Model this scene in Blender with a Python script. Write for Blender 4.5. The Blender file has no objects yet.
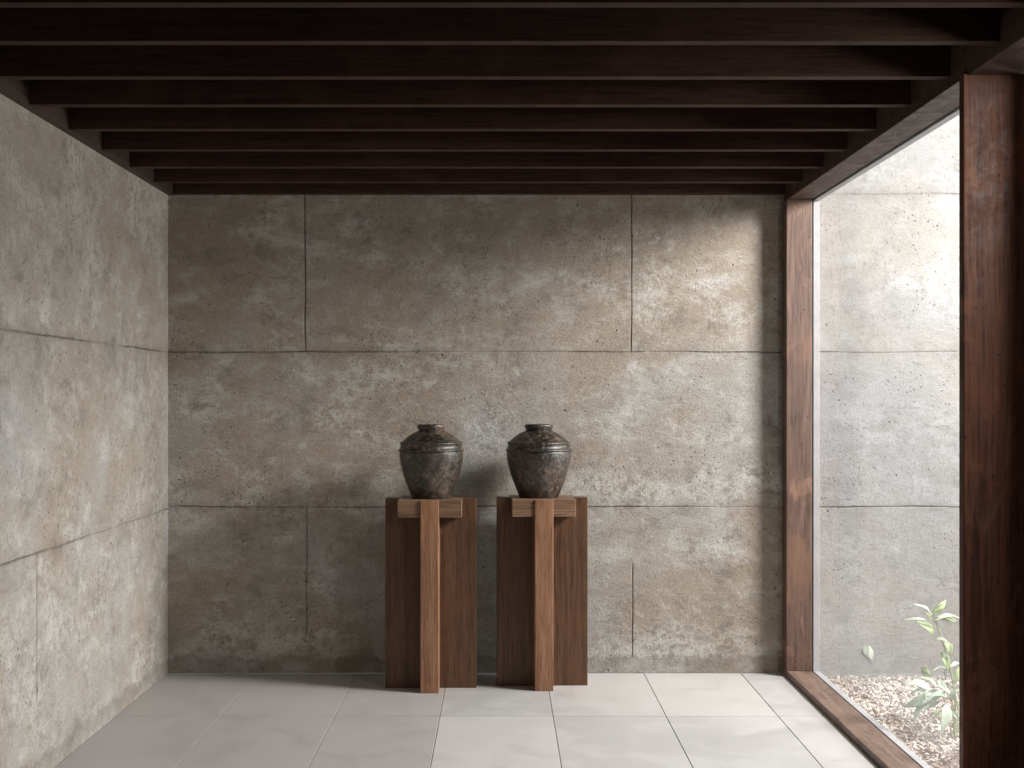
import bpy, bmesh, math, random
from mathutils import Vector, Matrix, noise
random.seed(7)
scene = bpy.context.scene
COL = scene.collection

# ------------------------------------------------------------------ metrics
F = 175.0                    # pixels per metre at the rear wall plane (Y = 0)
D = 7.5                      # camera distance from the rear wall
EYE = 1.577
XL, XR = -1.897, 1.62        # left wall face, window frame inner face
BEAM_Z = 2.731
H1, H2, H3 = 0.948, 1.834, 2.737

# ------------------------------------------------------------------ helpers
def tag(o, label=None, cat=None, group=None, kind=None):
    if label: o['label'] = label
    if cat: o['category'] = cat
    if group: o['group'] = group
    if kind: o['kind'] = kind
    return o

def empty(name, loc=(0, 0, 0), rz=0):
    o = bpy.data.objects.new(name, None)
    COL.objects.link(o); o.location = loc; o.rotation_euler = (0, 0, rz)
    o.empty_display_size = 0.1
    return o

def link_mesh(name, bm, mat, parent=None, smooth=False, bevel=0, loc=(0, 0, 0)):
    bmesh.ops.recalc_face_normals(bm, faces=bm.faces)
    me = bpy.data.meshes.new(name); bm.to_mesh(me); bm.free()
    me.materials.append(mat)
    if smooth:
        for p in me.polygons: p.use_smooth = True
    o = bpy.data.objects.new(name, me); COL.objects.link(o)
    o.location = loc
    if parent: o.parent = parent
    if bevel:
        b = o.modifiers.new('bevel', 'BEVEL'); b.width = bevel; b.segments = 3
        b.limit_method = 'ANGLE'; b.angle_limit = 0.6
        for p in me.polygons: p.use_smooth = True
        w = o.modifiers.new('wn', 'WEIGHTED_NORMAL'); w.keep_sharp = True
    return o

def box(bm, x0, x1, y0, y1, z0, z1):
    v = [bm.verts.new((x, y, z)) for x in (x0, x1) for y in (y0, y1) for z in (z0, z1)]
    for f in ((0, 1, 3, 2), (4, 6, 7, 5), (0, 4, 5, 1), (2, 3, 7, 6), (0, 2, 6, 4), (1, 5, 7, 3)):
        bm.faces.new([v[i] for i in f])

def prism(bm, pts, axis, a, b):
    """extrude a closed 2-D outline (pts) along axis from a to b"""
    def P(p, t):
        return (t, p[0], p[1]) if axis == 'x' else (p[0], t, p[1])
    A = [bm.verts.new(P(p, a)) for p in pts]; B = [bm.verts.new(P(p, b)) for p in pts]
    bm.faces.new(A); bm.faces.new(B)
    n = len(pts)
    for i in range(n):
        bm.faces.new((A[i], A[(i + 1) % n], B[(i + 1) % n], B[i]))

# ------------------------------------------------------------------ node materials
class N:
    def __init__(s, name):
        s.m = bpy.data.materials.new(name); s.m.use_nodes = True
        s.t = s.m.node_tree; s.t.nodes.clear()
        s.out = s.t.nodes.new('ShaderNodeOutputMaterial')
    def n(s, typ, **kw):
        x = s.t.nodes.new(typ)
        for k, v in kw.items(): setattr(x, k, v)
        return x
    def l(s, a, b): s.t.links.new(a, b)
    def setin(s, node, key, v):
        if isinstance(v, bpy.types.NodeSocket): s.l(v, node.inputs[key])
        else: node.inputs[key].default_value = v
    def coord(s, scale=(1, 1, 1), rand=False, rot=(0, 0, 0)):
        tc = s.n('ShaderNodeTexCoord'); mp = s.n('ShaderNodeMapping')
        mp.inputs['Scale'].default_value = scale; mp.inputs['Rotation'].default_value = rot
        src = tc.outputs['Object']
        if rand:
            oi = s.n('ShaderNodeObjectInfo')
            va = s.n('ShaderNodeVectorMath', operation='ADD')
            ml = s.math('MULTIPLY', oi.outputs['Random'], 37.0)
            s.l(src, va.inputs[0]); s.l(ml, va.inputs[1]); src = va.outputs[0]
        s.l(src, mp.inputs['Vector'])
        return mp.outputs[0]
    def noise(s, vec, scale, detail=4, rough=0.55, dist=0.0):
        x = s.n('ShaderNodeTexNoise')
        s.l(vec, x.inputs['Vector'])
        x.inputs['Scale'].default_value = scale; x.inputs['Detail'].default_value = detail
        x.inputs['Roughness'].default_value = rough; x.inputs['Distortion'].default_value = dist
        return x.outputs['Fac']
    def voro(s, vec, scale, feature='F1', rnd=1.0):
        x = s.n('ShaderNodeTexVoronoi', feature=feature)
        s.l(vec, x.inputs['Vector']); x.inputs['Scale'].default_value = scale
        x.inputs['Randomness'].default_value = rnd
        return x.outputs['Distance']
    def math(s, op, a, b=0.0, clamp=False):
        x = s.n('ShaderNodeMath', operation=op, use_clamp=clamp)
        s.setin(x, 0, a); s.setin(x, 1, b)
        return x.outputs[0]
    def rng(s, v, a, b, c=0.0, d=1.0):
        x = s.n('ShaderNodeMapRange', interpolation_type='SMOOTHSTEP')
        s.setin(x, 0, v)
        for i, q in zip((1, 2, 3, 4), (a, b, c, d)): x.inputs[i].default_value = q
        return x.outputs[0]
    def mix(s, fac, a, b, mode='MIX'):
        x = s.n('ShaderNodeMix', data_type='RGBA', blend_type=mode)
        s.setin(x, 0, fac)
        for k, v in ((6, a), (7, b)):
            s.setin(x, k, v if isinstance(v, bpy.types.NodeSocket) else (*v, 1.0))
        return x.outputs[2]
    def ramp(s, v, stops):
        x = s.n('ShaderNodeValToRGB'); s.l(v, x.inputs[0])
        e = x.color_ramp.elements
        while len(e) < len(stops): e.new(0.5)
        for q, (p, c) in zip(e, stops): q.position = p; q.color = (*c, 1)
        return x.outputs[0]
    def bump(s, h, strength, dist=0.01, prev=None):
        x = s.n('ShaderNodeBump'); s.l(h, x.inputs['Height'])
        x.inputs['Strength'].default_value = strength; x.inputs['Distance'].default_value = dist
        if prev: s.l(prev, x.inputs['Normal'])
        return x.outputs[0]
    def bsdf(s, col, rough, normal=None, spec=0.5, **kw):
        b = s.n('ShaderNodeBsdfPrincipled')
        s.setin(b, 'Base Color', col if isinstance(col, bpy.types.NodeSocket) else (*col, 1))
        s.setin(b, 'Roughness', rough); s.setin(b, 'Specular IOR Level', spec)
        if normal: s.l(normal, b.inputs['Normal'])
        for k, v in kw.items(): s.setin(b, k, v)
        s.l(b.outputs[0], s.out.inputs[0])
        return b

def concrete(name, warm, grey, light, dark, zmix=True, band=0.45):
    s = N(name); c = s.coord()
    big = s.noise(c, 1.1, 4, 0.6, 0.4)
    col = s.mix(s.rng(big, 0.36, 0.62), grey, warm)
    # the lower courses are greyer, the top one browner
    sp = s.n('ShaderNodeSeparateXYZ'); s.l(c, sp.inputs[0])
    z = sp.outputs['Z']
    zz = s.math('ADD', z, s.math('MULTIPLY', s.math('SUBTRACT', big, 0.5), 2.2))
    if zmix:
        col = s.mix(s.rng(zz, 1.2, 2.4, 0.0, 0.75), col, warm)
    # trowelled cloudy patches
    ca = s.coord((0.8, 0.8, 1.5))
    cl = s.noise(ca, 2.6, 12, 0.72, 0.25)
    col = s.mix(s.rng(cl, 0.5, 0.72, 0, 0.75), col, light)
    col = s.mix(s.rng(cl, 0.47, 0.30, 0, 0.6), col, dark)
    # chalky bloom, broken up by fine grain
    fine = s.noise(c, 75, 6, 0.8, 0.2)
    mid = s.noise(c, 18, 8, 0.8, 0.25)
    bl = s.noise(s.coord((1, 1, 1.5)), 1.7, 9, 0.68, 0.3)
    bloom = s.math('MULTIPLY', s.rng(bl, 0.48, 0.66), s.rng(mid, 0.45, 0.54))
    col = s.mix(s.math('MULTIPLY', bloom, 0.62), col, light)
    crust = s.noise(s.coord((1, 1, 1.35)), 6, 9, 0.78, 0.3)
    gm = s.rng(s.noise(c, 2.6, 3, 0.6), 0.40, 0.62, 0.35, 1.0)
    col = s.mix(s.math('MULTIPLY', s.rng(crust, 0.48, 0.40, 0, 0.60), gm), col, dark)
    col = s.mix(s.math('MULTIPLY', s.rng(crust, 0.53, 0.61, 0, 0.45), gm), col, light)
    col = s.mix(s.math('MULTIPLY', s.rng(mid, 0.47, 0.38, 0, 0.60), gm), col, dark)
    col = s.mix(s.rng(fine, 0.47, 0.38, 0, 0.45), col, dark)
    col = s.mix(s.rng(fine, 0.54, 0.63, 0, 0.35), col, light)
    # rust-brown traces
    ru = s.noise(s.coord((1.3, 1.3, 0.6)), 4.5, 6, 0.7, 0.5)
    col = s.mix(s.rng(ru, 0.60, 0.74, 0, 0.45), col, (warm[0]*0.85, warm[1]*0.68, warm[2]*0.5))
    # blow holes
    w = s.n('ShaderNodeVectorMath', operation='ADD')
    nz = s.n('ShaderNodeTexNoise'); s.l(c, nz.inputs['Vector']); nz.inputs['Scale'].default_value = 60
    sc = s.n('ShaderNodeVectorMath', operation='SCALE'); s.l(nz.outputs['Color'], sc.inputs[0]); sc.inputs['Scale'].default_value = 0.012
    s.l(c, w.inputs[0]); s.l(sc.outputs[0], w.inputs[1])
    v1 = s.voro(w.outputs[0], 11); v2 = s.voro(w.outputs[0], 34)
    msk = s.rng(s.noise(c, 2.3, 3, 0.6), 0.50, 0.60)
    p1 = s.rng(v1, 0.085, 0.045)
    p2 = s.math('MULTIPLY', s.rng(v2, 0.20, 0.10), msk)
    pits = s.math('MAXIMUM', s.math('MULTIPLY', p1, s.rng(s.noise(c, 3.7, 2, 0.5), 0.48, 0.55)), p2, True)
    col = s.mix(s.math('MULTIPLY', pits, 0.75), col, (0.06, 0.05, 0.042))
    # grime held by the joints and by the foot of the wall
    at = s.n('ShaderNodeAttribute', attribute_name='joint')
    g = s.math('MULTIPLY', at.outputs['Fac'], s.rng(s.noise(c, 22, 5, 0.7), 0.25, 0.6, 0.45, 1.0))
    col = s.mix(s.math('MULTIPLY', g, 0.8, True), col, (0.085, 0.070, 0.055))
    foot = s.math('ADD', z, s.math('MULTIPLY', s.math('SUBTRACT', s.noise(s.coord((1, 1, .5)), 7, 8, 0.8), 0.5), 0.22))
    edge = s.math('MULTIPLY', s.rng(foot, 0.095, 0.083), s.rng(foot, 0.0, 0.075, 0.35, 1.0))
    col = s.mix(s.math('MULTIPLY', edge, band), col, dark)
    h = s.math('ADD', s.math('MULTIPLY', fine, 0.6), s.math('ADD', mid, crust))
    h = s.math('SUBTRACT', h, s.math('MULTIPLY', pits, 0.9))
    h = s.math('ADD', h, s.math('MULTIPLY', s.rng(foot, 0.095, 0.085), 0.35))
    nb = s.bump(h, 0.7, 0.010)
    nb = s.bump(cl, 0.4, 0.02, nb)
    s.bsdf(col, 0.9, nb, 0.2)
    return s.m

def wood(name, axis, lo, hi, accent, rough=0.45, worn=0.0, bumpy=0.25, spec=0.5, fine=1.0):
    s = N(name)
    sc = {'x': (0.05, 1, 1), 'y': (1, 0.05, 1), 'z': (1, 1, 0.05)}[axis]
    c = s.coord(sc, rand=True); c3 = s.coord((1, 1, 1), rand=True)
    g1 = s.noise(c, 38 * fine, 5, 0.65, 0.5)
    g2 = s.noise(c, 150 * fine, 3, 0.6)
    col = s.ramp(g1, [(0.30, lo), (0.62, hi)])
    col = s.mix(s.rng(g2, 0.52, 0.36, 0, 0.55), col, (lo[0]*0.5, lo[1]*0.5, lo[2]*0.5))
    big = s.noise(c3, 3.2, 6, 0.65, 0.6)
    col = s.mix(s.rng(big, 0.48, 0.68, 0, 0.7), col, accent)
    rgh = rough
    if worn:
        sm = s.noise(s.coord({'x': (.4, 1, 1), 'y': (1, .4, 1), 'z': (1, 1, .4)}[axis], rand=True), 6.5, 8, 0.72, 0.8)
        col = s.mix(s.rng(sm, 0.54, 0.70, 0, worn), col, (0.26, 0.145, 0.10))
        dd = s.noise(c3, 12, 7, 0.8, 0.4)
        col = s.mix(s.rng(dd, 0.40, 0.26, 0, 0.8), col, (0.02, 0.012, 0.010))
        v = s.voro(c3, 16); col = s.mix(s.rng(v, 0.11, 0.05, 0, 0.8), col, (0.015, 0.01, 0.008))
        rgh = s.rng(dd, 0.35, 0.65, rough + 0.2, rough - 0.05)
    h = s.math('ADD', g1, s.math('MULTIPLY', g2, 0.4))
    s.bsdf(col, rgh, s.bump(h, bumpy, 0.004), spec)
    return s.m

M = {}
M['concrete'] = concrete('aged_concrete', (0.335, 0.280, 0.220), (0.37, 0.352, 0.326), (0.60, 0.585, 0.56), (0.185, 0.167, 0.145))
M['concrete_side'] = concrete('aged_concrete_side', (0.375, 0.325, 0.267), (0.40, 0.388, 0.368), (0.60, 0.585, 0.56), (0.22, 0.20, 0.175))
M['concrete_out'] = concrete('weathered_garden_concrete', (0.285, 0.272, 0.252), (0.27, 0.27, 0.275), (0.38, 0.38, 0.387), (0.19, 0.185, 0.18), zmix=False, band=0.0)
M['beam'] = wood('dark_beam_timber', 'x', (0.040, 0.021, 0.016), (0.070, 0.038, 0.029), (0.075, 0.043, 0.033), 0.65, 0, 0.2, 0.12)
M['beam_y'] = wood('dark_ledger_timber', 'y', (0.03, 0.018, 0.014), (0.065, 0.042, 0.032), (0.06, 0.04, 0.03), 0.55, 0, 0.2, 0.35)
M['frame_z'] = wood('stained_frame_timber_upright', 'z', (0.075, 0.040, 0.030), (0.150, 0.090, 0.068), (0.20, 0.105, 0.066), 0.5, 0.8, 0.3, 0.5, 0.6)
M['post_z'] = wood('stained_post_timber', 'z', (0.045, 0.017, 0.011), (0.130, 0.050, 0.029), (0.18, 0.066, 0.034), 0.5, 0.4, 0.3, 0.25, 0.6)
M['frame_y'] = wood('stained_frame_timber_long', 'y', (0.030, 0.016, 0.012), (0.070, 0.038, 0.028), (0.08, 0.044, 0.032), 0.5, 0.2, 0.3, 0.4, 0.6)
M['sill'] = wood('worn_sill_timber', 'y', (0.11, 0.066, 0.048), (0.23, 0.155, 0.12), (0.25, 0.165, 0.125), 0.45, 0.5, 0.3, 0.5, 0.6)
M['panel'] = wood('dark_cladding_timber', 'z', (0.02, 0.012, 0.010), (0.04, 0.024, 0.018), (0.05, 0.03, 0.02), 0.6, 0, 0.2, 0.3)
M['walnut'] = wood('walnut_vertical', 'z', (0.060, 0.029, 0.016), (0.135, 0.068, 0.037), (0.115, 0.052, 0.026), 0.42, 0, 0.3, 0.4)  # same wood as the fins, darkened: shade on the panels is in the colour
M['walnut_fin'] = wood('walnut_fin', 'z', (0.18, 0.082, 0.043), (0.35, 0.185, 0.108), (0.28, 0.135, 0.072), 0.42, 0, 0.3, 0.4)  # lightened copy of the panel wood; light on the fins is in the colour
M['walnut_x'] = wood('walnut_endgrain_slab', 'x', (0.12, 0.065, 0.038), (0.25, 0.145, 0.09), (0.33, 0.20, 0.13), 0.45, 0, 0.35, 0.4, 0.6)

def tile_mat():
    s = N('limestone_floor_tiles'); c = s.coord()
    ge = s.n('ShaderNodeNewGeometry')
    r = ge.outputs['Random Per Island']
    col = s.mix(r, (0.44, 0.43, 0.418), (0.52, 0.50, 0.485))
    sp = s.n('ShaderNodeSeparateXYZ'); s.l(c, sp.inputs[0])
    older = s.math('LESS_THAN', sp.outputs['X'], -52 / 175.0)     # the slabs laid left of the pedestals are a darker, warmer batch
    cl = s.noise(c, 3.2, 8, 0.62, 0.9)
    col = s.mix(s.rng(cl, 0.46, 0.66, 0, 0.6), col, (0.53, 0.515, 0.505))
    col = s.mix(s.rng(cl, 0.48, 0.32, 0, 0.5), col, (0.41, 0.40, 0.395))
    f = s.noise(c, 70, 4, 0.7)
    col = s.mix(s.rng(f, 0.45, 0.3, 0, 0.25), col, (0.40, 0.37, 0.34))
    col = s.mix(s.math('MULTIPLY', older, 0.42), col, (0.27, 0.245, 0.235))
    v = s.voro(c, 5.0); col = s.mix(s.rng(v, 0.035, 0.02, 0, 0.7), col, (0.14, 0.10, 0.07))
    s.bsdf(col, s.rng(cl, .3, .7, 0.42, 0.6), s.bump(s.math('ADD', cl, s.math('MULTIPLY', f, .3)), 0.12, 0.006), 0.4)
    return s.m
M['tile'] = tile_mat()

def simple(name, col, rough, spec=0.5, nscale=0, amp=0.15, **kw):
    s = N(name)
    if nscale:
        c = s.coord(rand=True); n = s.noise(c, nscale, 6, 0.65, 0.3)
        lo = tuple(q * (1 - amp * 2) for q in col); hi = tuple(min(1, q * (1 + amp)) for q in col)
        s.bsdf(s.ramp(n, [(0.35, lo), (0.65, hi)]), rough, s.bump(n, 0.2, 0.004), spec, **kw)
    else:
        s.bsdf(col, rough, None, spec, **kw)
    return s.m
def grout_mat():
    s = N('joint_grout'); c = s.coord(); sp = s.n('ShaderNodeSeparateXYZ'); s.l(c, sp.inputs[0])
    n = s.noise(c, 6, 4, 0.6)
    k = s.rng(s.math('ADD', sp.outputs['X'], s.math('MULTIPLY', s.math('SUBTRACT', n, 0.5), 0.3)), -0.6, -0.35)
    s.bsdf(s.mix(k, (0.60, 0.56, 0.52), (0.30, 0.27, 0.245)), 0.9, None, 0.2)
    return s.m
M['grout'] = grout_mat()
M['rubber'] = simple('black_gasket', (0.012, 0.011, 0.012), 0.5, 0.4, 30)
M['metal'] = simple('pale_metal_edge', (0.36, 0.355, 0.365), 0.5, 0.5, 12, 0.06)
M['plaster'] = simple('dim_plaster', (0.22, 0.195, 0.17), 0.9, 0.2, 4, 0.1)
M['soil'] = simple('damp_soil', (0.20, 0.15, 0.12), 0.95, 0.2, 14, 0.3)
M['stem'] = simple('green_stem', (0.36, 0.40, 0.22), 0.6, 0.3, 20)
M['stem_brown'] = simple('tan_stem', (0.36, 0.28, 0.19), 0.7, 0.3, 20)
M['twig'] = simple('dark_twig', (0.12, 0.085, 0.06), 0.8, 0.3, 30)

def leaf_mat(name, a, b):
    s = N(name); c = s.coord(rand=True)
    n = s.noise(c, 22, 4, 0.6); col = s.mix(s.rng(n, 0.35, 0.65), a, b)
    d = s.n('ShaderNodeBsdfPrincipled'); s.setin(d, 'Base Color', col); s.setin(d, 'Roughness', 0.4)
    t = s.n('ShaderNodeBsdfTranslucent'); s.setin(t, 'Color', col)
    mx = s.n('ShaderNodeMixShader'); mx.inputs[0].default_value = 0.4
    s.l(d.outputs[0], mx.inputs[1]); s.l(t.outputs[0], mx.inputs[2]); s.l(mx.outputs[0], s.out.inputs[0])
    return s.m
M['leaf'] = leaf_mat('fresh_leaf', (0.36, 0.48, 0.22), (0.50, 0.60, 0.32))
M['leaf_pale'] = leaf_mat('pale_leaf', (0.60, 0.68, 0.56), (0.72, 0.78, 0.68))
M['leaf_grey'] = leaf_mat('grey_green_leaf', (0.30, 0.43, 0.30), (0.44, 0.55, 0.42))

def gravel_mat():
    s = N('pale_gravel'); ge = s.n('ShaderNodeNewGeometry'); c = s.coord()
    r = ge.outputs['Random Per Island']
    col = s.ramp(r, [(0.0, (0.22, 0.165, 0.13)), (0.25, (0.42, 0.34, 0.28)), (0.55, (0.60, 0.54, 0.48)), (1.0, (0.82, 0.79, 0.75))])
    big = s.noise(c, 1.7, 4, 0.6, 0.4)
    col = s.mix(s.rng(big, 0.46, 0.62, 0, 0.6), col, (0.23, 0.175, 0.145))
    n = s.noise(c, 160, 3, 0.6)
    s.bsdf(s.mix(s.rng(n, .5, .3, 0, .3), col, (0.3, 0.26, 0.22)), 0.85, s.bump(n, 0.3, 0.002), 0.25)
    return s.m
M['gravel'] = gravel_mat()

def glass_mat():
    s = N('window_glass')
    tr = s.n('ShaderNodeBsdfTransparent'); s.setin(tr, 'Color', (0.97, 0.975, 0.975, 1))
    gl = s.n('ShaderNodeBsdfGlossy'); s.setin(gl, 'Roughness', 0.02)
    fr = s.n('ShaderNodeFresnel'); fr.inputs['IOR'].default_value = 1.45
    ge = s.n('ShaderNodeNewGeometry')
    ff = s.math('MULTIPLY', fr.outputs[0], s.math('SUBTRACT', 1.0, ge.outputs['Backfacing']))
    m1 = s.n('ShaderNodeMixShader'); s.l(ff, m1.inputs[0])
    s.l(tr.outputs[0], m1.inputs[1]); s.l(gl.outputs[0], m1.inputs[2])
    # a pale translucent layer paints the washed-out haze into the pane, stronger low down
    c = s.coord(); sp = s.n('ShaderNodeSeparateXYZ'); s.l(c, sp.inputs[0])
    n = s.noise(c, 1.6, 4, 0.55, 0.5)
    k = s.math('MULTIPLY', s.rng(sp.outputs['Z'], 1.2, 0.2, 0.002, 0.034), s.rng(n, 0.25, 0.7, 0.7, 1.2))
    df = s.n('ShaderNodeBsdfTranslucent'); s.setin(df, 'Color', (0.9, 0.9, 0.9, 1))
    m2 = s.n('ShaderNodeMixShader'); s.l(k, m2.inputs[0])
    s.l(m1.outputs[0], m2.inputs[1]); s.l(df.outputs[0], m2.inputs[2]); s.l(m2.outputs[0], s.out.inputs[0])
    return s.m
M['glass'] = glass_mat()

def jar_mat():
    s = N('old_stoneware_glaze'); c = s.coord(rand=True)
    n1 = s.noise(c, 7, 8, 0.7, 0.7); n2 = s.noise(c, 45, 6, 0.75, 0.3); n3 = s.noise(s.coord((1, 1, 0.3), rand=True), 14, 6, 0.7, 0.6)
    col = s.ramp(n1, [(0.38, (0.009, 0.007, 0.006)), (0.50, (0.030, 0.024, 0.019)), (0.62, (0.070, 0.050, 0.038))])
    col = s.mix(s.rng(n3, 0.50, 0.64, 0, 0.6), col, (0.12, 0.078, 0.052))
    col = s.mix(s.rng(n2, 0.53, 0.62, 0, 0.6), col, (0.19, 0.145, 0.11))
    col = s.mix(s.rng(n2, 0.48, 0.39, 0, 0.8), col, (0.008, 0.007, 0.006))
    h = s.math('ADD', n2, s.math('MULTIPLY', n1, 1.4))
    s.bsdf(col, s.rng(n1, .35, .7, 0.34, 0.55), s.bump(h, 0.45, 0.005), 0.6)
    return s.m
M['jar'] = jar_mat()

# ------------------------------------------------------------------ concrete walls with real joints
def cast_wall(name, plane, at, thick, u0, u1, v0, v1, hj, vj, mat, seed, cell=0.04):
    """plane 'y': u is X and the face looks to -Y; plane 'x': u is Y and the face looks to +X.
       hj: joint heights; vj: (u, z0, z1) upright joints."""
    offs = (-0.03, -0.015, -0.008, -0.004, 0, 0.004, 0.008, 0.015, 0.03)
    def lines(a, b, js):
        s = {a, b}
        for j in js:
            for o in offs:
                if a < j + o < b: s.add(j + o)
        base = sorted(s); out = []
        n = int((b - a) / cell)
        cand = [a + (b - a) * i / n for i in range(1, n)]
        out = base + [c for c in cand if all(abs(c - q) > 0.012 for q in base)]
        return sorted(out)
    us = lines(u0, u1, [j[0] for j in vj]); vs = lines(v0, v1, hj)
    bm = bmesh.new(); lay = bm.verts.layers.float.new('joint')
    grid = []
    for u in us:
        row = []
        for v in vs:
            d = 0.0; g = 0.0; du = dv = 0.0
            for h in hj:
                q = abs(v - h)
                if q < 0.05:
                    k = 1 - min(1, q / 0.05)
                    dv += k * 0.006 * noise.noise(Vector((u * 5, h * 7, seed)))
                    w = 0.0055 + 0.005 * noise.noise(Vector((u * 11, h * 3, seed + 5)))
                    f = max(0.45, min(1.0, 0.72 + 1.3 * noise.noise(Vector((u * 1.4, h * 2.3, seed + 20))) + 0.5 * noise.noise(Vector((u * 12, h, seed + 21)))))
                    d += max(0, 1 - q / w) * 0.006 * f
                    g = max(g, 0.9 * f * math.exp(-(q / 0.006) ** 2), 0.35 * math.exp(-(q / 0.03) ** 2) * (noise.noise(Vector((u * 4, h, seed + 9))) + .6))
            for (j, z0, z1) in vj:
                q = abs(u - j)
                if q < 0.05 and z0 <= v <= z1:
                    k = 1 - min(1, q / 0.05)
                    du += k * 0.005 * noise.noise(Vector((v * 5, j * 7, seed + 2)))
                    w = 0.005 + 0.003 * noise.noise(Vector((v * 9, j, seed + 6)))
                    d += max(0, 1 - q / w) * 0.006
                    g = max(g, (0.8 if v > 1.2 else 0.5) * math.exp(-(q / 0.005) ** 2))
            rel = 0.0016 * noise.noise(Vector((u * 2.2, v * 2.8, seed))) + 0.0010 * noise.noise(Vector((u * 9, v * 9, seed + 3)))
            e = min(u - u0, u1 - u, v - v0, v1 - v)
            if e < 1e-6: rel = 0; du = dv = 0
            dep = rel + d
            p = (u + du, at + dep, v + dv) if plane == 'y' else (at - dep, u + du, v + dv)
            vt = bm.verts.new(p); vt[lay] = max(0, min(1, g)); row.append(vt)
        grid.append(row)
    for i in range(len(us) - 1):
        for j in range(len(vs) - 1):
            bm.faces.new((grid[i][j], grid[i + 1][j], grid[i + 1][j + 1], grid[i][j + 1]))
    # close the slab behind
    def P(u, v): return bm.verts.new((u, at + thick, v) if plane == 'y' else (at - thick, u, v))
    b = [P(u0, v0), P(u1, v0), P(u1, v1), P(u0, v1)]
    bm.faces.new(b)
    bm.faces.new([grid[i][0] for i in range(len(us))] + [b[1], b[0]])
    bm.faces.new([grid[i][-1] for i in range(len(us))] + [b[2], b[3]])
    bm.faces.new([grid[0][j] for j in range(len(vs))] + [b[3], b[0]])
    bm.faces.new([grid[-1][j] for j in range(len(vs))] + [b[2], b[1]])
    return link_mesh(name, bm, mat)

ROOM_Y = -9.2
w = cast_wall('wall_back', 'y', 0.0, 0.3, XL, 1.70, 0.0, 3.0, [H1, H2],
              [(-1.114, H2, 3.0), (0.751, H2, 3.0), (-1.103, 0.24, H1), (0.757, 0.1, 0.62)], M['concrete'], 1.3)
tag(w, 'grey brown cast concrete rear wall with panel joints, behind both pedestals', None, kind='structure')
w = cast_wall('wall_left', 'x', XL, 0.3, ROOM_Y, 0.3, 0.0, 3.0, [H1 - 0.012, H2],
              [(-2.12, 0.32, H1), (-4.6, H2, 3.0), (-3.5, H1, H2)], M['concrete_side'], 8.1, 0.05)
tag(w, 'pale cast concrete side wall on the left of the room', None, kind='structure')
w = cast_wall('wall_garden', 'y', 0.0, 0.3, 1.705, 6.0, -0.3, 4.6, [H1, H2, H3, 3.65],
              [(3.4, H1, H2), (2.9, -.3, H1)], M['concrete_out'], 4.4)
tag(w, 'bright weathered concrete garden wall seen through the window', None, kind='structure')

# ------------------------------------------------------------------ floor: slabs over grout
xs = [XL] + [XL + .06] + [q / F for q in (-242, -144, -49.5, 47.0, 143.5, 240.5)] + [XR + 0.03]
xs = [XL, -242 / F, -143 / F, -52 / F, 45.8 / F, 143.6 / F, 240.5 / F, XR + 0.03]
ys = [0.0, -1.011, -2.12, -3.23, -4.34, -5.45, -6.56, -7.67, ROOM_Y]
fl = bpy.data.objects
bm = bmesh.new()
gap = 0.0016
for i in range(len(xs) - 1):
    for j in range(len(ys) - 1):
        x0, x1, y1, y0 = xs[i] + gap, xs[i + 1] - gap, ys[j] - gap * 3.0, ys[j + 1] + gap * 3.0
        # straight-sided slab with a small arris
        a = 0.0015
        lo = [bm.verts.new(p) for p in ((x0, y0, -0.03), (x1, y0, -0.03), (x1, y1, -0.03), (x0, y1, -0.03))]
        mi = [bm.verts.new(p) for p in ((x0, y0, -a), (x1, y0, -a), (x1, y1, -a), (x0, y1, -a))]
        hi = [bm.verts.new(p) for p in ((x0 + a, y0 + a, 0), (x1 - a, y0 + a, 0), (x1 - a, y1 - a, 0), (x0 + a, y1 - a, 0))]
        bm.faces.new(lo); bm.faces.new(hi)
        for k in range(4):
            bm.faces.new((lo[k], lo[(k + 1) % 4], mi[(k + 1) % 4], mi[k]))
            bm.faces.new((mi[k], mi[(k + 1) % 4], hi[(k + 1) % 4], hi[k]))
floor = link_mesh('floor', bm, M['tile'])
tag(floor, 'pale stone tile floor of large slabs', None, kind='structure')
bm = bmesh.new(); box(bm, XL, XR + 0.03, ROOM_Y, 0, -0.2, -0.0035)
link_mesh('grout_bed', bm, M['grout'], floor)

# ------------------------------------------------------------------ closed parts of the room out of frame, ceiling
bm = bmesh.new(); box(bm, XL - 0.3, 1.95, ROOM_Y - 0.2, ROOM_Y, -0.2, 3.0)
tag(link_mesh('wall_front', bm, M['plaster']), 'plain wall behind the viewer', None, kind='structure')
bm = bmesh.new(); box(bm, XL - 0.3, 2.0, ROOM_Y - 0.2, 0.3, 3.0, 3.25)
tag(link_mesh('ceiling', bm, M['panel']), 'dark boarded ceiling above the beams', None, kind='structure')
POST_Y = -2.957
O0, O1, OZ = -4.15, -3.12, 0.85      # added window in the side wall, unseen, lets lamp light reach the post
bm = bmesh.new()
box(bm, 1.845, 1.95, ROOM_Y, O0, -0.2, 3.0)
box(bm, 1.845, 1.95, O1, POST_Y - 0.03, -0.2, 3.0)
box(bm, 1.845, 1.95, O0, O1, -0.2, OZ)
box(bm, 1.845, 1.95, O0, O1, 2.70, 3.0)
tag(link_mesh('wall_right', bm, M['panel']), 'dark timber side wall nearer than the post', None, kind='structure')

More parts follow.
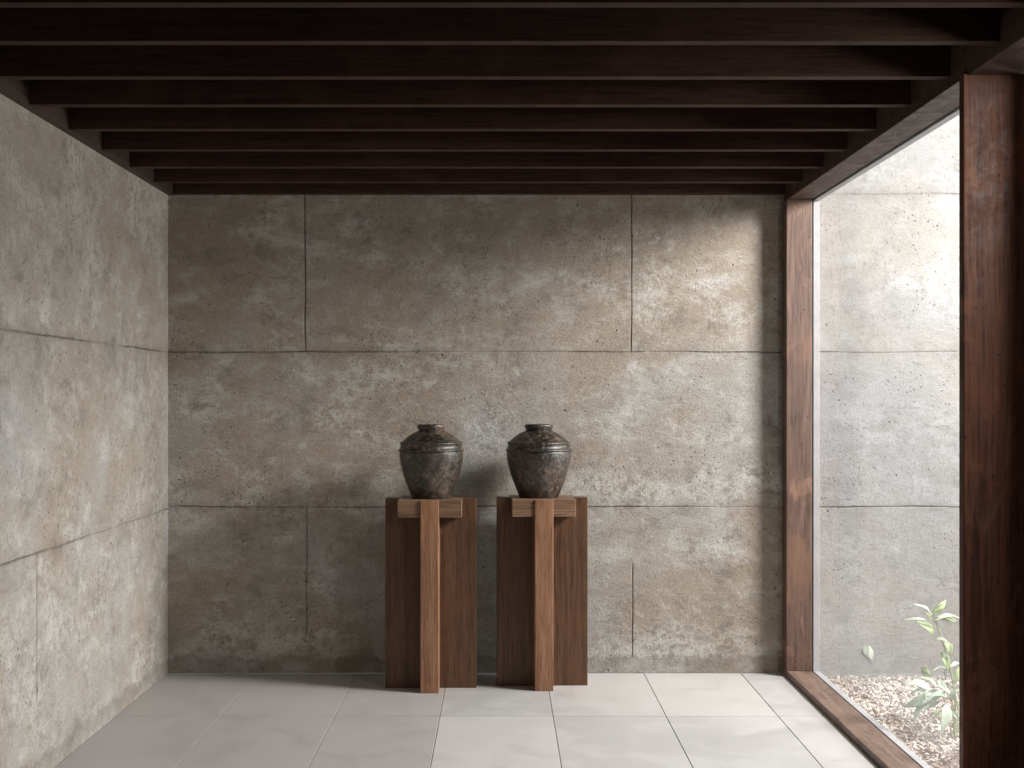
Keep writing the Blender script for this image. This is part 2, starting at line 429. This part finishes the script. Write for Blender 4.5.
# ------------------------------------------------------------------ ceiling beams and wall ledger
ORD = ['nearest the rear wall, flush against it', 'second from the rear wall', 'third from the rear wall', 'fourth from the rear wall',
       'fifth from the rear wall, midway along the row', 'sixth from the rear wall', 'seventh from the rear wall',
       'eighth from the rear wall', 'ninth from the rear wall, cut by the top edge of the photo']
fronts = [-0.055, -0.462, -0.920, -1.378, -1.848, -2.321, -2.775, -3.245, -3.66]
bm = bmesh.new(); box(bm, XL + 0.04, XR, 0, 0.052, 0, 0.262)
proto = link_mesh('timber_beam', bm, M['beam'], bevel=0.002)
for i, (y, lab) in enumerate(zip(fronts, ORD)):
    b = proto if i == 0 else proto.copy()
    if i: COL.objects.link(b)
    b.location = (0, y, BEAM_Z)
    tag(b, 'dark brown timber ceiling beam, ' + lab, 'beam', 'dark timber beams across the ceiling')
bm = bmesh.new(); box(bm, XL, XL + 0.04, ROOM_Y, 0, BEAM_Z - 0.002, 3.0)
t = link_mesh('trim_1', bm, M['beam_y'], bevel=0.002)
tag(t, 'dark brown timber ledger along the top of the left wall carrying the beam ends', None, kind='structure')

# ------------------------------------------------------------------ window on the right
GX = 1.768                                  # glass plane
SOF = 2.691                                 # underside of the header
win = empty('window_1', (XR, -1.5, 0))
tag(win, 'large timber framed window on the right looking onto the garden', None, kind='structure')
def part(name, bm, mat, bevel=0.003, label=None):
    o = link_mesh(name, bm, mat, None, bevel=bevel)
    o.parent = win; o.matrix_parent_inverse = Matrix.Translation(-Vector(win.location))
    if label: o['label'] = label
    return o
bm = bmesh.new(); box(bm, XR - 0.008, GX - 0.012, -0.112, 0.0, 0.034, SOF)
part('jamb', bm, M['frame_z'], 0.004, 'worn reddish brown upright against the rear wall')
bm = bmesh.new(); box(bm, XR - 0.016, 1.835, POST_Y, POST_Y + 0.045, 0.0, SOF + 0.01)
part('post', bm, M['post_z'], 0.005, 'wide dark stained post nearest the viewer')
bm = bmesh.new()
prism(bm, [(XR, SOF), (GX - 0.012, SOF), (GX - 0.012, SOF + 0.12), (1.84, SOF + 0.12), (1.84, 3.0), (XR, 3.0)], 'y', POST_Y + 0.02, 0.0)
part('header', bm, M['frame_y'], 0.003)
bm = bmesh.new(); box(bm, XR, 1.845, ROOM_Y, POST_Y + 0.02, SOF, 3.0)
part('header_extension', bm, M['frame_y'], 0.003)
bm = bmesh.new(); box(bm, XR - 0.004, GX - 0.012, POST_Y + 0.04, 0.0, 0.0, 0.034)
part('sill', bm, M['sill'], 0.004)
# glass, with its dark gasket and the pale metal edge outside it
bm = bmesh.new(); box(bm, GX - 0.004, GX + 0.004, POST_Y + 0.045, -0.004, 0.02, SOF + 0.03)
gl = part('glass_pane', bm, M['glass'], 0)
bm = bmesh.new()
for (y0, y1, z0, z1) in ((POST_Y + 0.04, 0, 0.0, 0.028), (POST_Y + 0.04, 0, SOF + 0.004, SOF + 0.05), (-0.108, 0, 0.028, SOF + 0.004)):
    box(bm, GX - 0.0125, GX - 0.0045, y0, y1, z0, z1)
part('gasket', bm, M['rubber'], 0)
bm = bmesh.new()
for (y0, y1, z0, z1) in ((POST_Y + 0.04, 0, -0.08, 0.026), (POST_Y + 0.04, 0, SOF - 0.004, SOF + 0.12), (-0.075, 0, 0.026, SOF - 0.004)):
    box(bm, GX + 0.005, GX + 0.04, y0, y1, z0, z1)
part('metal_edge', bm, M['metal'], 0.002, 'pale metal edge outside the glass')

win2 = empty('added_window', (1.9, (O0 + O1) / 2, OZ))
tag(win2, 'added unseen timber framed window in the near part of the right wall, for lighting the post', None, kind='structure')
bm = bmesh.new()
for (y0, y1, z0, z1) in ((O0, O1, OZ, OZ + .04), (O0, O1, 2.66, 2.70), (O0, O0 + .04, OZ + .04, 2.66), (O1 - .04, O1, OZ + .04, 2.66)):
    box(bm, 1.85, 1.945, y0, y1, z0, z1)
f2 = link_mesh('added_window_frame', bm, M['panel']); f2.parent = win2; f2.matrix_parent_inverse = Matrix.Translation(-Vector(win2.location))
bm = bmesh.new(); box(bm, 1.894, 1.900, O0 + .04, O1 - .04, OZ + .04, 2.66)
g2 = link_mesh('glass_pane', bm, M['glass']); g2.parent = win2; g2.matrix_parent_inverse = Matrix.Translation(-Vector(win2.location))

# ------------------------------------------------------------------ pedestals
PH = 1.027
def pedestal(loc, rz, label):
    r = empty('wooden_pedestal', loc, rz)
    tag(r, label, 'pedestal', 'pair of cross shaped wooden pedestals')
    W, T, S, SH = 0.2475, 0.05, 0.1715, 0.094
    bm = bmesh.new()
    prism(bm, [(-W, 0), (W, 0), (W, PH), (S, PH), (S, PH - SH), (-S, PH - SH), (-S, PH), (-W, PH)], 'y', -T, T)
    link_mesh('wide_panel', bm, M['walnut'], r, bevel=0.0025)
    Fy = 0.182
    for sgn, nm in ((-1, 'front_fin'), (1, 'rear_fin')):
        bm = bmesh.new()
        prism(bm, [(sgn * T, 0), (sgn * Fy, 0), (sgn * Fy, PH), (sgn * (S + 0.0005), PH), (sgn * (S + 0.0005), PH - SH), (sgn * T, PH - SH)], 'x', -0.0495, 0.0495)
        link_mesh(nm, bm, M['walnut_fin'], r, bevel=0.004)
    bm = bmesh.new(); box(bm, -S, S, -S, S, PH - SH + 0.0005, PH)
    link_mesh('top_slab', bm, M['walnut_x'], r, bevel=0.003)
    return r
P1 = (-0.375, -0.335, 0); P2 = (0.230, -0.283, 0)
pedestal(P1, 0, 'brown wooden cross shaped pedestal on the left, standing nearer the left wall')
pedestal(P2, math.radians(2.2), 'brown wooden cross shaped pedestal on the right, standing nearer the window')

# ------------------------------------------------------------------ jars (lathed)
def lathe(bm, prof, seg=96):
    rings = []
    for r, z in prof:
        if r < 1e-5: rings.append([bm.verts.new((0, 0, z))])
        else: rings.append([bm.verts.new((r * math.cos(2 * math.pi * k / seg), r * math.sin(2 * math.pi * k / seg), z)) for k in range(seg)])
    for a, b in zip(rings, rings[1:]):
        for k in range(seg):
            k2 = (k + 1) % seg
            if len(a) == 1: bm.faces.new((a[0], b[k2], b[k]))
            elif len(b) == 1: bm.faces.new((a[k], a[k2], b[0]))
            else: bm.faces.new((a[k], a[k2], b[k2], b[k]))

def spline(pts, n=8):
    out = []
    P = [pts[0]] + pts + [pts[-1]]
    for i in range(1, len(P) - 2):
        for k in range(n):
            t = k / n; q = []
            for d in (0, 1):
                a, b, c, e = P[i-1][d], P[i][d], P[i+1][d], P[i+2][d]
                q.append(0.5 * ((2*b) + (c-a)*t + (2*a-5*b+4*c-e)*t*t + (3*b-a-3*c+e)*t**3))
            out.append(tuple(q))
    out.append(pts[-1]); return out

def jar(loc, rz, sx, label, seed):
    r = empty('stoneware_jar', loc, rz)
    tag(r, label, 'jar', 'pair of dark stoneware jars')
    u = 1 / 183.0
    body = [(19.5, 0), (21.2, 4), (24.4, 12), (28.6, 24), (31.4, 35), (32.4, 43), (32.0, 47.5)]
    sh = [(31.0, 52.5), (29.3, 56), (25.2, 60), (20, 63.6), (15.2, 66), (13.2, 67)]
    prof = spline(body) + [(32.2, 46.4), (33.4, 47.2), (33.5, 48.0), (31.8, 48.9)] + [(31.2, 51.5), (31.0, 53.4), (31.9, 54.4), (31.8, 55.3), (29.9, 56.1)] + spline(sh[1:])[3:]
    prof = [(0, 0)] + prof + [(12.6, 67.8), (12.7, 68.6)]
    # mouth ring is a part of its own
    bm = bmesh.new()
    inner = [(11.2, 68.6), (11.4, 64), (14, 60), (20, 50), (24, 38), (20, 14), (15, 3), (0, 2)]
    lathe(bm, [(a * u, b * u) for a, b in prof + inner])
    for v in bm.verts:
        k = 0.0016 * noise.noise(Vector((v.co.x * 9, v.co.y * 9, v.co.z * 9 + seed)))
        rr = math.hypot(v.co.x, v.co.y)
        if rr > 0.03: v.co.x *= 1 + k / rr; v.co.y *= 1 + k / rr
        v.co.x *= sx; v.co.y *= sx
    link_mesh('jar_body', bm, M['jar'], r, smooth=True)
    bm = bmesh.new()
    ring = [(12.9, 67.4), (13.5, 69.0), (14.1, 70.6), (14.2, 72.0), (13.6, 73.1), (12.2, 73.3), (11.2, 72.5), (11.0, 70), (11.3, 67.6)]
    pts = spline(ring + [ring[0]], 4)
    lathe(bm, [(a * u * sx, b * u) for a, b in pts])
    bmesh.ops.remove_doubles(bm, verts=bm.verts, dist=1e-6)
    link_mesh('jar_rim', bm, M['jar'], r, smooth=True)
jar((-0.3745, -0.335, PH), 0.4, 0.99, 'dark brown stoneware jar standing on the left pedestal, in more shade', 3.0)
jar((0.2135, -0.283, PH), 2.3, 1.0, 'dark brown stoneware jar standing on the right pedestal, with mottled lighter glaze', 11.0)

# ------------------------------------------------------------------ garden beyond the glass
GZ = -0.03
bm = bmesh.new()
n = 60
gx0, gx1, gy0, gy1 = GX + 0.04, 8.0, -9.0, 0.0
g = [[None] * (n + 1) for _ in range(n + 1)]
for i in range(n + 1):
    for j in range(n + 1):
        x = gx0 + (gx1 - gx0) * (i / n) ** 1.6; y = gy1 + (gy0 - gy1) * (j / n) ** 1.6
        z = GZ + 0.016 * noise.noise(Vector((x * 1.6, y * 1.6, 3))) - 0.004
        g[i][j] = bm.verts.new((x, y, z))
for i in range(n):
    for j in range(n):
        bm.faces.new((g[i][j], g[i + 1][j], g[i + 1][j + 1], g[i][j + 1]))
gr = link_mesh('garden_ground', bm, M['soil'], smooth=True)
tag(gr, 'brown soil bed of the garden under the gravel', None, kind='structure')

ico_bm = bmesh.new(); bmesh.ops.create_icosphere(ico_bm, subdivisions=1, radius=1.0)
iv = [v.co.copy() for v in ico_bm.verts]; ifc = [tuple(v.index for v in f.verts) for f in ico_bm.faces]; ico_bm.free()
verts, faces = [], []
rnd = random.Random(21)
for k in range(21000):
    x = 1.82 + 1.75 * rnd.random() ** 1.15; y = -0.012 - 3.1 * rnd.random()
    bare = noise.noise(Vector((x * 1.9, y * 1.9, 8)))
    if bare > 0.22 and rnd.random() < 0.45: continue
    sz = 0.005 + 0.0075 * rnd.random() ** 2
    z = GZ + 0.016 * noise.noise(Vector((x * 1.6, y * 1.6, 3))) + sz * 0.35 + rnd.random() * 0.010
    rot = Matrix.Rotation(rnd.random() * 6.28, 3, 'Z') @ Matrix.Rotation(rnd.random() * 6.28, 3, 'X')
    s3 = (sz * (0.8 + 0.6 * rnd.random()), sz * (0.7 + 0.5 * rnd.random()), sz * (0.45 + 0.35 * rnd.random()))
    b = len(verts)
    for v in iv:
        q = rot @ Vector((v.x * s3[0], v.y * s3[1], v.z * s3[2])) * (0.85 + 0.3 * rnd.random())
        yy = min(y + q.y, -0.004); xx = max(x + q.x, 1.812)
        verts.append((xx, yy, z + q.z))
    faces += [tuple(b + i for i in f) for f in ifc]
me = bpy.data.meshes.new('gravel'); me.from_pydata(verts, [], faces); me.materials.append(M['gravel'])
go = bpy.data.objects.new('gravel', me); COL.objects.link(go)
tag(go, 'pale gravel strewn over the garden bed outside the window', 'gravel', kind='stuff')

def px(x, y, Y):
    """point of the garden at depth Y that the photograph shows at (x, y)"""
    s = D / (D + Y)
    return Vector(((x - 500) / (F * s), Y, EYE - (y - 397) / (F * s)))

def tube(bm, pts, r0, r1, seg=8):
    prev = None; n = len(pts)
    for i, p in enumerate(pts):
        d = (pts[min(i + 1, n - 1)] - pts[max(i - 1, 0)]).normalized()
        a = d.orthogonal().normalized(); c = d.cross(a)
        r = r0 + (r1 - r0) * i / (n - 1)
        ring = [bm.verts.new(p + (a * math.cos(6.2832 * k / seg) + c * math.sin(6.2832 * k / seg)) * r) for k in range(seg)]
        if prev:
            for k in range(seg): bm.faces.new((prev[k], prev[(k + 1) % seg], ring[(k + 1) % seg], ring[k]))
        else: bm.faces.new(ring)
        prev = ring
    bm.faces.new(prev)

def smooth_path(pts, n=6):
    P = [pts[0]] + pts + [pts[-1]]; out = []
    for i in range(1, len(P) - 2):
        for k in range(n):
            t = k / n; a, b, c, e = P[i-1], P[i], P[i+1], P[i+2]
            out.append(0.5 * ((2*b) + (c-a)*t + (2*a-5*b+4*c-e)*t*t + (3*b-a-3*c+e)*t**3))
    out.append(pts[-1]); return out

def leaf_bm(base, tip, width, side, arch=0.15, cup=0.18):
    """a leaf with thickness, midrib fold and arching spine"""
    bm = bmesh.new(); n = 14; m = 4
    d = tip - base; L = d.length; dn = d.normalized()
    sd = (side - dn * side.dot(dn)).normalized(); up = sd.cross(dn).normalized()
    if up.z < 0: up = -up
    for layer in (0, 1):
        rows = []
        for i in range(n + 1):
            t = i / n
            wd = width * (math.sin(math.pi * t ** 0.8) ** 0.85) * (1 - 0.25 * t) + 0.0008
            c = base + d * t + up * (arch * L * math.sin(math.pi * t))
            rows.append([bm.verts.new(c + sd * (wd * k / m) + up * (cup * wd * abs(k / m) ** 1.3 + 0.002 * math.sin(9 * t + k)) + up * (0.0008 * layer)) for k in range(-m, m + 1)])
        for i in range(n):
            for k in range(2 * m):
                bm.faces.new((rows[i][k], rows[i][k + 1], rows[i + 1][k + 1], rows[i + 1][k]))
        if layer == 0: first = rows
    for i in range(n):
        bm.faces.new((first[i][0], first[i + 1][0], rows[i + 1][0], rows[i][0]))
        bm.faces.new((first[i][-1], first[i + 1][-1], rows[i + 1][-1], rows[i][-1]))
    for e in (0, n):
        for k in range(2 * m): bm.faces.new((first[e][k], first[e][k + 1], rows[e][k + 1], rows[e][k]))
    return bm

def plant(name, label, root_px, Y, stems, leaves):
    r0 = px(*root_px, Y); r0.z = GZ
    r = empty(name, r0); tag(r, label, 'plant')
    for pts, w0, w1, m in stems:
        P = [px(x, y, Y + dy) - r0 for x, y, dy in pts]
        bm = bmesh.new(); tube(bm, smooth_path(P), w0, w1)
        link_mesh('stem', bm, M[m], r, smooth=True)
    for (bx, by, bd), (tx, ty, td), w, side, arch, m in leaves:
        a = px(bx, by, Y + bd) - r0; b = px(tx, ty, Y + td) - r0
        bm = leaf_bm(a, b, w, Vector(side), arch)
        link_mesh('leaf', bm, M[m], r, smooth=True)
    return r
V = 0.25   # side vectors: how much each blade is turned towards the viewer
UPV = (0.1, 0.35, 0.9); RT = (0.95, 0.25, 0.0); FL = (0.1, 0.9, 0.45)
plant('leafy_plant', 'tall thin leafy plant with bright green leaves beside the post, rising above the clump', (956, 738), -1.30,
      [([(956, 742, 0), (955, 700, .01), (950, 668, 0), (943, 642, 0), (936, 622, .01), (932, 613, 0)], 0.006, 0.003, 'stem'),
       ([(958, 742, .03), (953, 705, .04), (948, 690, .03), (944, 672, .02), (934, 669, 0)], 0.004, 0.002, 'stem_brown')],
      [((933, 614, 0), (946, 600, .04), 0.017, UPV, 0.1, 'leaf'),
       ((932, 616, 0), (913, 604, -.06), 0.012, FL, 0.12, 'leaf_pale'),
       ((933, 626, 0), (903, 620, .02), 0.012, FL, 0.15, 'leaf_pale'),
       ((934, 634, 0), (915, 621, -.05), 0.020, UPV, 0.12, 'leaf'),
       ((933, 621, 0), (961, 619, .03), 0.013, FL, 0.18, 'leaf_pale'),
       ((936, 617, 0), (958, 622, .08), 0.013, UPV, 0.1, 'leaf'),
       ((930, 623, 0), (925, 612, -.05), 0.012, UPV, 0.1, 'leaf'),
       ((934, 640, 0), (949, 643, -.04), 0.012, FL, 0.2, 'leaf_pale'),
       ((945, 641, 0), (951, 656, -.03), 0.020, RT, 0.15, 'leaf'),
       ((941, 652, 0), (948, 671, -.04), 0.022, RT, 0.12, 'leaf'),
       ((946, 669, 0), (932, 671, -.04), 0.008, FL, 0.2, 'leaf_pale'),
       ((931, 680, .03), (922, 666, 0), 0.021, RT, 0.12, 'leaf'),
       ((949, 668, 0), (960, 664, .05), 0.010, FL, 0.2, 'leaf_pale'),
       ((954, 682, 0), (963, 664, .06), 0.022, RT, 0.12, 'leaf')])
plant('broad_leaved_clump', 'low spreading clump of pale grey green broad leaves at the foot of the taller plant', (952, 734), -1.36,
      [([(952, 738, 0), (948, 712, 0), (941, 694, -.02), (930, 690, -.03)], 0.004, 0.002, 'stem_brown'),
       ([(954, 738, .02), (952, 706, .02), (944, 690, .03), (936, 684, .03)], 0.004, 0.002, 'stem_brown'),
       ([(955, 738, -.01), (953, 716, -.02), (947, 704, -.04)], 0.004, 0.002, 'stem'),
       ([(957, 738, 0), (958, 710, .02), (955, 690, .02), (958, 676, .02)], 0.003, 0.002, 'stem')],
      [((931, 690, -.03), (903, 684, 0), 0.028, FL, 0.16, 'leaf_pale'),
       ((933, 694, -.03), (904, 707, -.06), 0.030, (0.5, 0.3, 0.8), 0.18, 'leaf_grey'),
       ((932, 699, -.03), (913, 721, -.10), 0.022, (0.8, 0.3, 0.5), 0.14, 'leaf_grey'),
       ((947, 704, -.04), (941, 733, -.09), 0.028, (0.95, 0.25, 0.1), 0.10, 'leaf_pale'),
       ((936, 686, .03), (951, 695, -.05), 0.016, FL, 0.22, 'leaf_pale'),
       ((938, 688, .02), (916, 678, .05), 0.014, FL, 0.22, 'leaf_pale'),
       ((944, 694, .0), (930, 707, -.08), 0.016, FL, 0.22, 'leaf_grey'),
       ((941, 690, .02), (950, 680, .04), 0.013, FL, 0.22, 'leaf_pale'),
       ((950, 700, .02), (962, 690, .05), 0.016, FL, 0.22, 'leaf_grey'),
       ((950, 712, 0), (962, 722, -.05), 0.014, (0.6, .3, .6), 0.2, 'leaf_grey'),
       ((946, 700, 0), (926, 697, -.1), 0.018, FL, 0.2, 'leaf_grey'),
       ((940, 702, .05), (924, 713, .0), 0.020, (0.7, 0.3, 0.6), 0.16, 'leaf_grey'),
       ((936, 692, .06), (910, 694, .08), 0.018, FL, 0.2, 'leaf_grey'),
       ((948, 708, .04), (934, 720, -.02), 0.018, (0.8, 0.3, 0.4), 0.14, 'leaf'),
       ((944, 688, .05), (930, 680, .08), 0.013, FL, 0.2, 'leaf_pale'),
       ((949, 694, .04), (957, 684, .0), 0.013, FL, 0.2, 'leaf_pale'),
       ((952, 716, .0), (944, 728, -.06), 0.014, (0.8, .3, .4), 0.16, 'leaf_grey'),
       ((938, 690, -.02), (926, 703, -.12), 0.016, (0.6, .5, .5), 0.2, 'leaf_pale'),
       ((954, 706, .02), (964, 704, .02), 0.015, FL, 0.2, 'leaf')])
# single pale leaf clinging to the garden wall
b0 = px(865, 646, -0.012); t0 = px(873, 660, -0.012)
bm = leaf_bm(b0, t0, 0.030, Vector((0.85, 0, -0.5)), 0.04, 0.1)
for v in bm.verts: v.co.y = min(v.co.y, -0.001)
tag(link_mesh('fallen_leaf', bm, M['leaf_pale'], smooth=True), 'single small pale leaf clinging low on the garden wall, left of the plants', 'leaf')
# twig on the gravel
P = [px(884, 724, -1.0), px(892, 721, -1.0), px(900, 720, -1.02), px(908, 716, -0.98)]
for q in P: q.z = GZ + 0.022
tw = [Vector(((q.x), q.y + dy, q.z)) for q, dy in zip(P, (0, .05, .03, .1))]
bm = bmesh.new(); tube(bm, smooth_path(tw), 0.007, 0.003)
tag(link_mesh('twig', bm, M['twig'], smooth=True), 'short dark twig lying on the gravel left of the plants', 'twig')

# ------------------------------------------------------------------ daylight and added fill lamps
wd = bpy.data.worlds.new('overcast_sky'); scene.world = wd; wd.use_nodes = True
bg = wd.node_tree.nodes['Background']
bg.inputs[0].default_value = (0.86, 0.93, 1.0, 1); bg.inputs[1].default_value = 0.17

L = bpy.data.lights.new('daylight', 'AREA'); L.shape = 'DISK'; L.size = 1.15; L.energy = 410
L.color = (1.0, 0.98, 0.95)
lo = bpy.data.objects.new('daylight', L); COL.objects.link(lo)
lo.location = (4.0, -1.85, 3.35)
lo.rotation_euler = (Vector((-0.2, -0.3, 0.9)) - lo.location).to_track_quat('-Z', 'Y').to_euler()

L2 = bpy.data.lights.new('post_fill_lamp', 'AREA'); L2.shape = 'DISK'; L2.size = 0.5; L2.energy = 30  # added lamp outside the unseen window, brightens the front of the post
L2.color = (1.0, 0.95, 0.88)
l2 = bpy.data.objects.new('post_fill_lamp', L2); COL.objects.link(l2)
l2.location = (2.35, -3.95, 2.55)
l2.rotation_euler = (Vector((1.6, -2.9, 1.6)) - l2.location).to_track_quat('-Z', 'Y').to_euler()

L3 = bpy.data.lights.new('left_wall_fill_lamp', 'AREA'); L3.shape = 'DISK'; L3.size = 1.5; L3.energy = 185  # added low lamp in the garden, fills in light on the upper left wall
L3.color = (1.0, 0.985, 0.97)
l3 = bpy.data.objects.new('left_wall_fill_lamp', L3); COL.objects.link(l3)
l3.location = (5.6, -0.75, 1.75)
l3.rotation_euler = (Vector((-1.9, -1.0, 1.5)) - l3.location).to_track_quat('-Z', 'Y').to_euler()

# ------------------------------------------------------------------ camera
cd = bpy.data.cameras.new('camera'); cam = bpy.data.objects.new('camera', cd); COL.objects.link(cam)
cam.location = (0, -D, EYE); cam.rotation_euler = (math.pi / 2, 0, 0)
cd.sensor_width = 36; cd.lens = 36 * F * D / 1024
cd.shift_x = 12 / 1024; cd.shift_y = -13 / 1024 * -1
cd.clip_start = 0.05
scene.camera = cam
vs = scene.view_settings
scene.display_settings.display_device = 'sRGB'
vs.view_transform = 'Standard'; vs.look = 'None'; vs.exposure = 0.0; vs.gamma = 1.0; vs.use_curve_mapping = False
scene.cycles.max_bounces = 10; scene.cycles.diffuse_bounces = 7; scene.cycles.transparent_max_bounces = 12
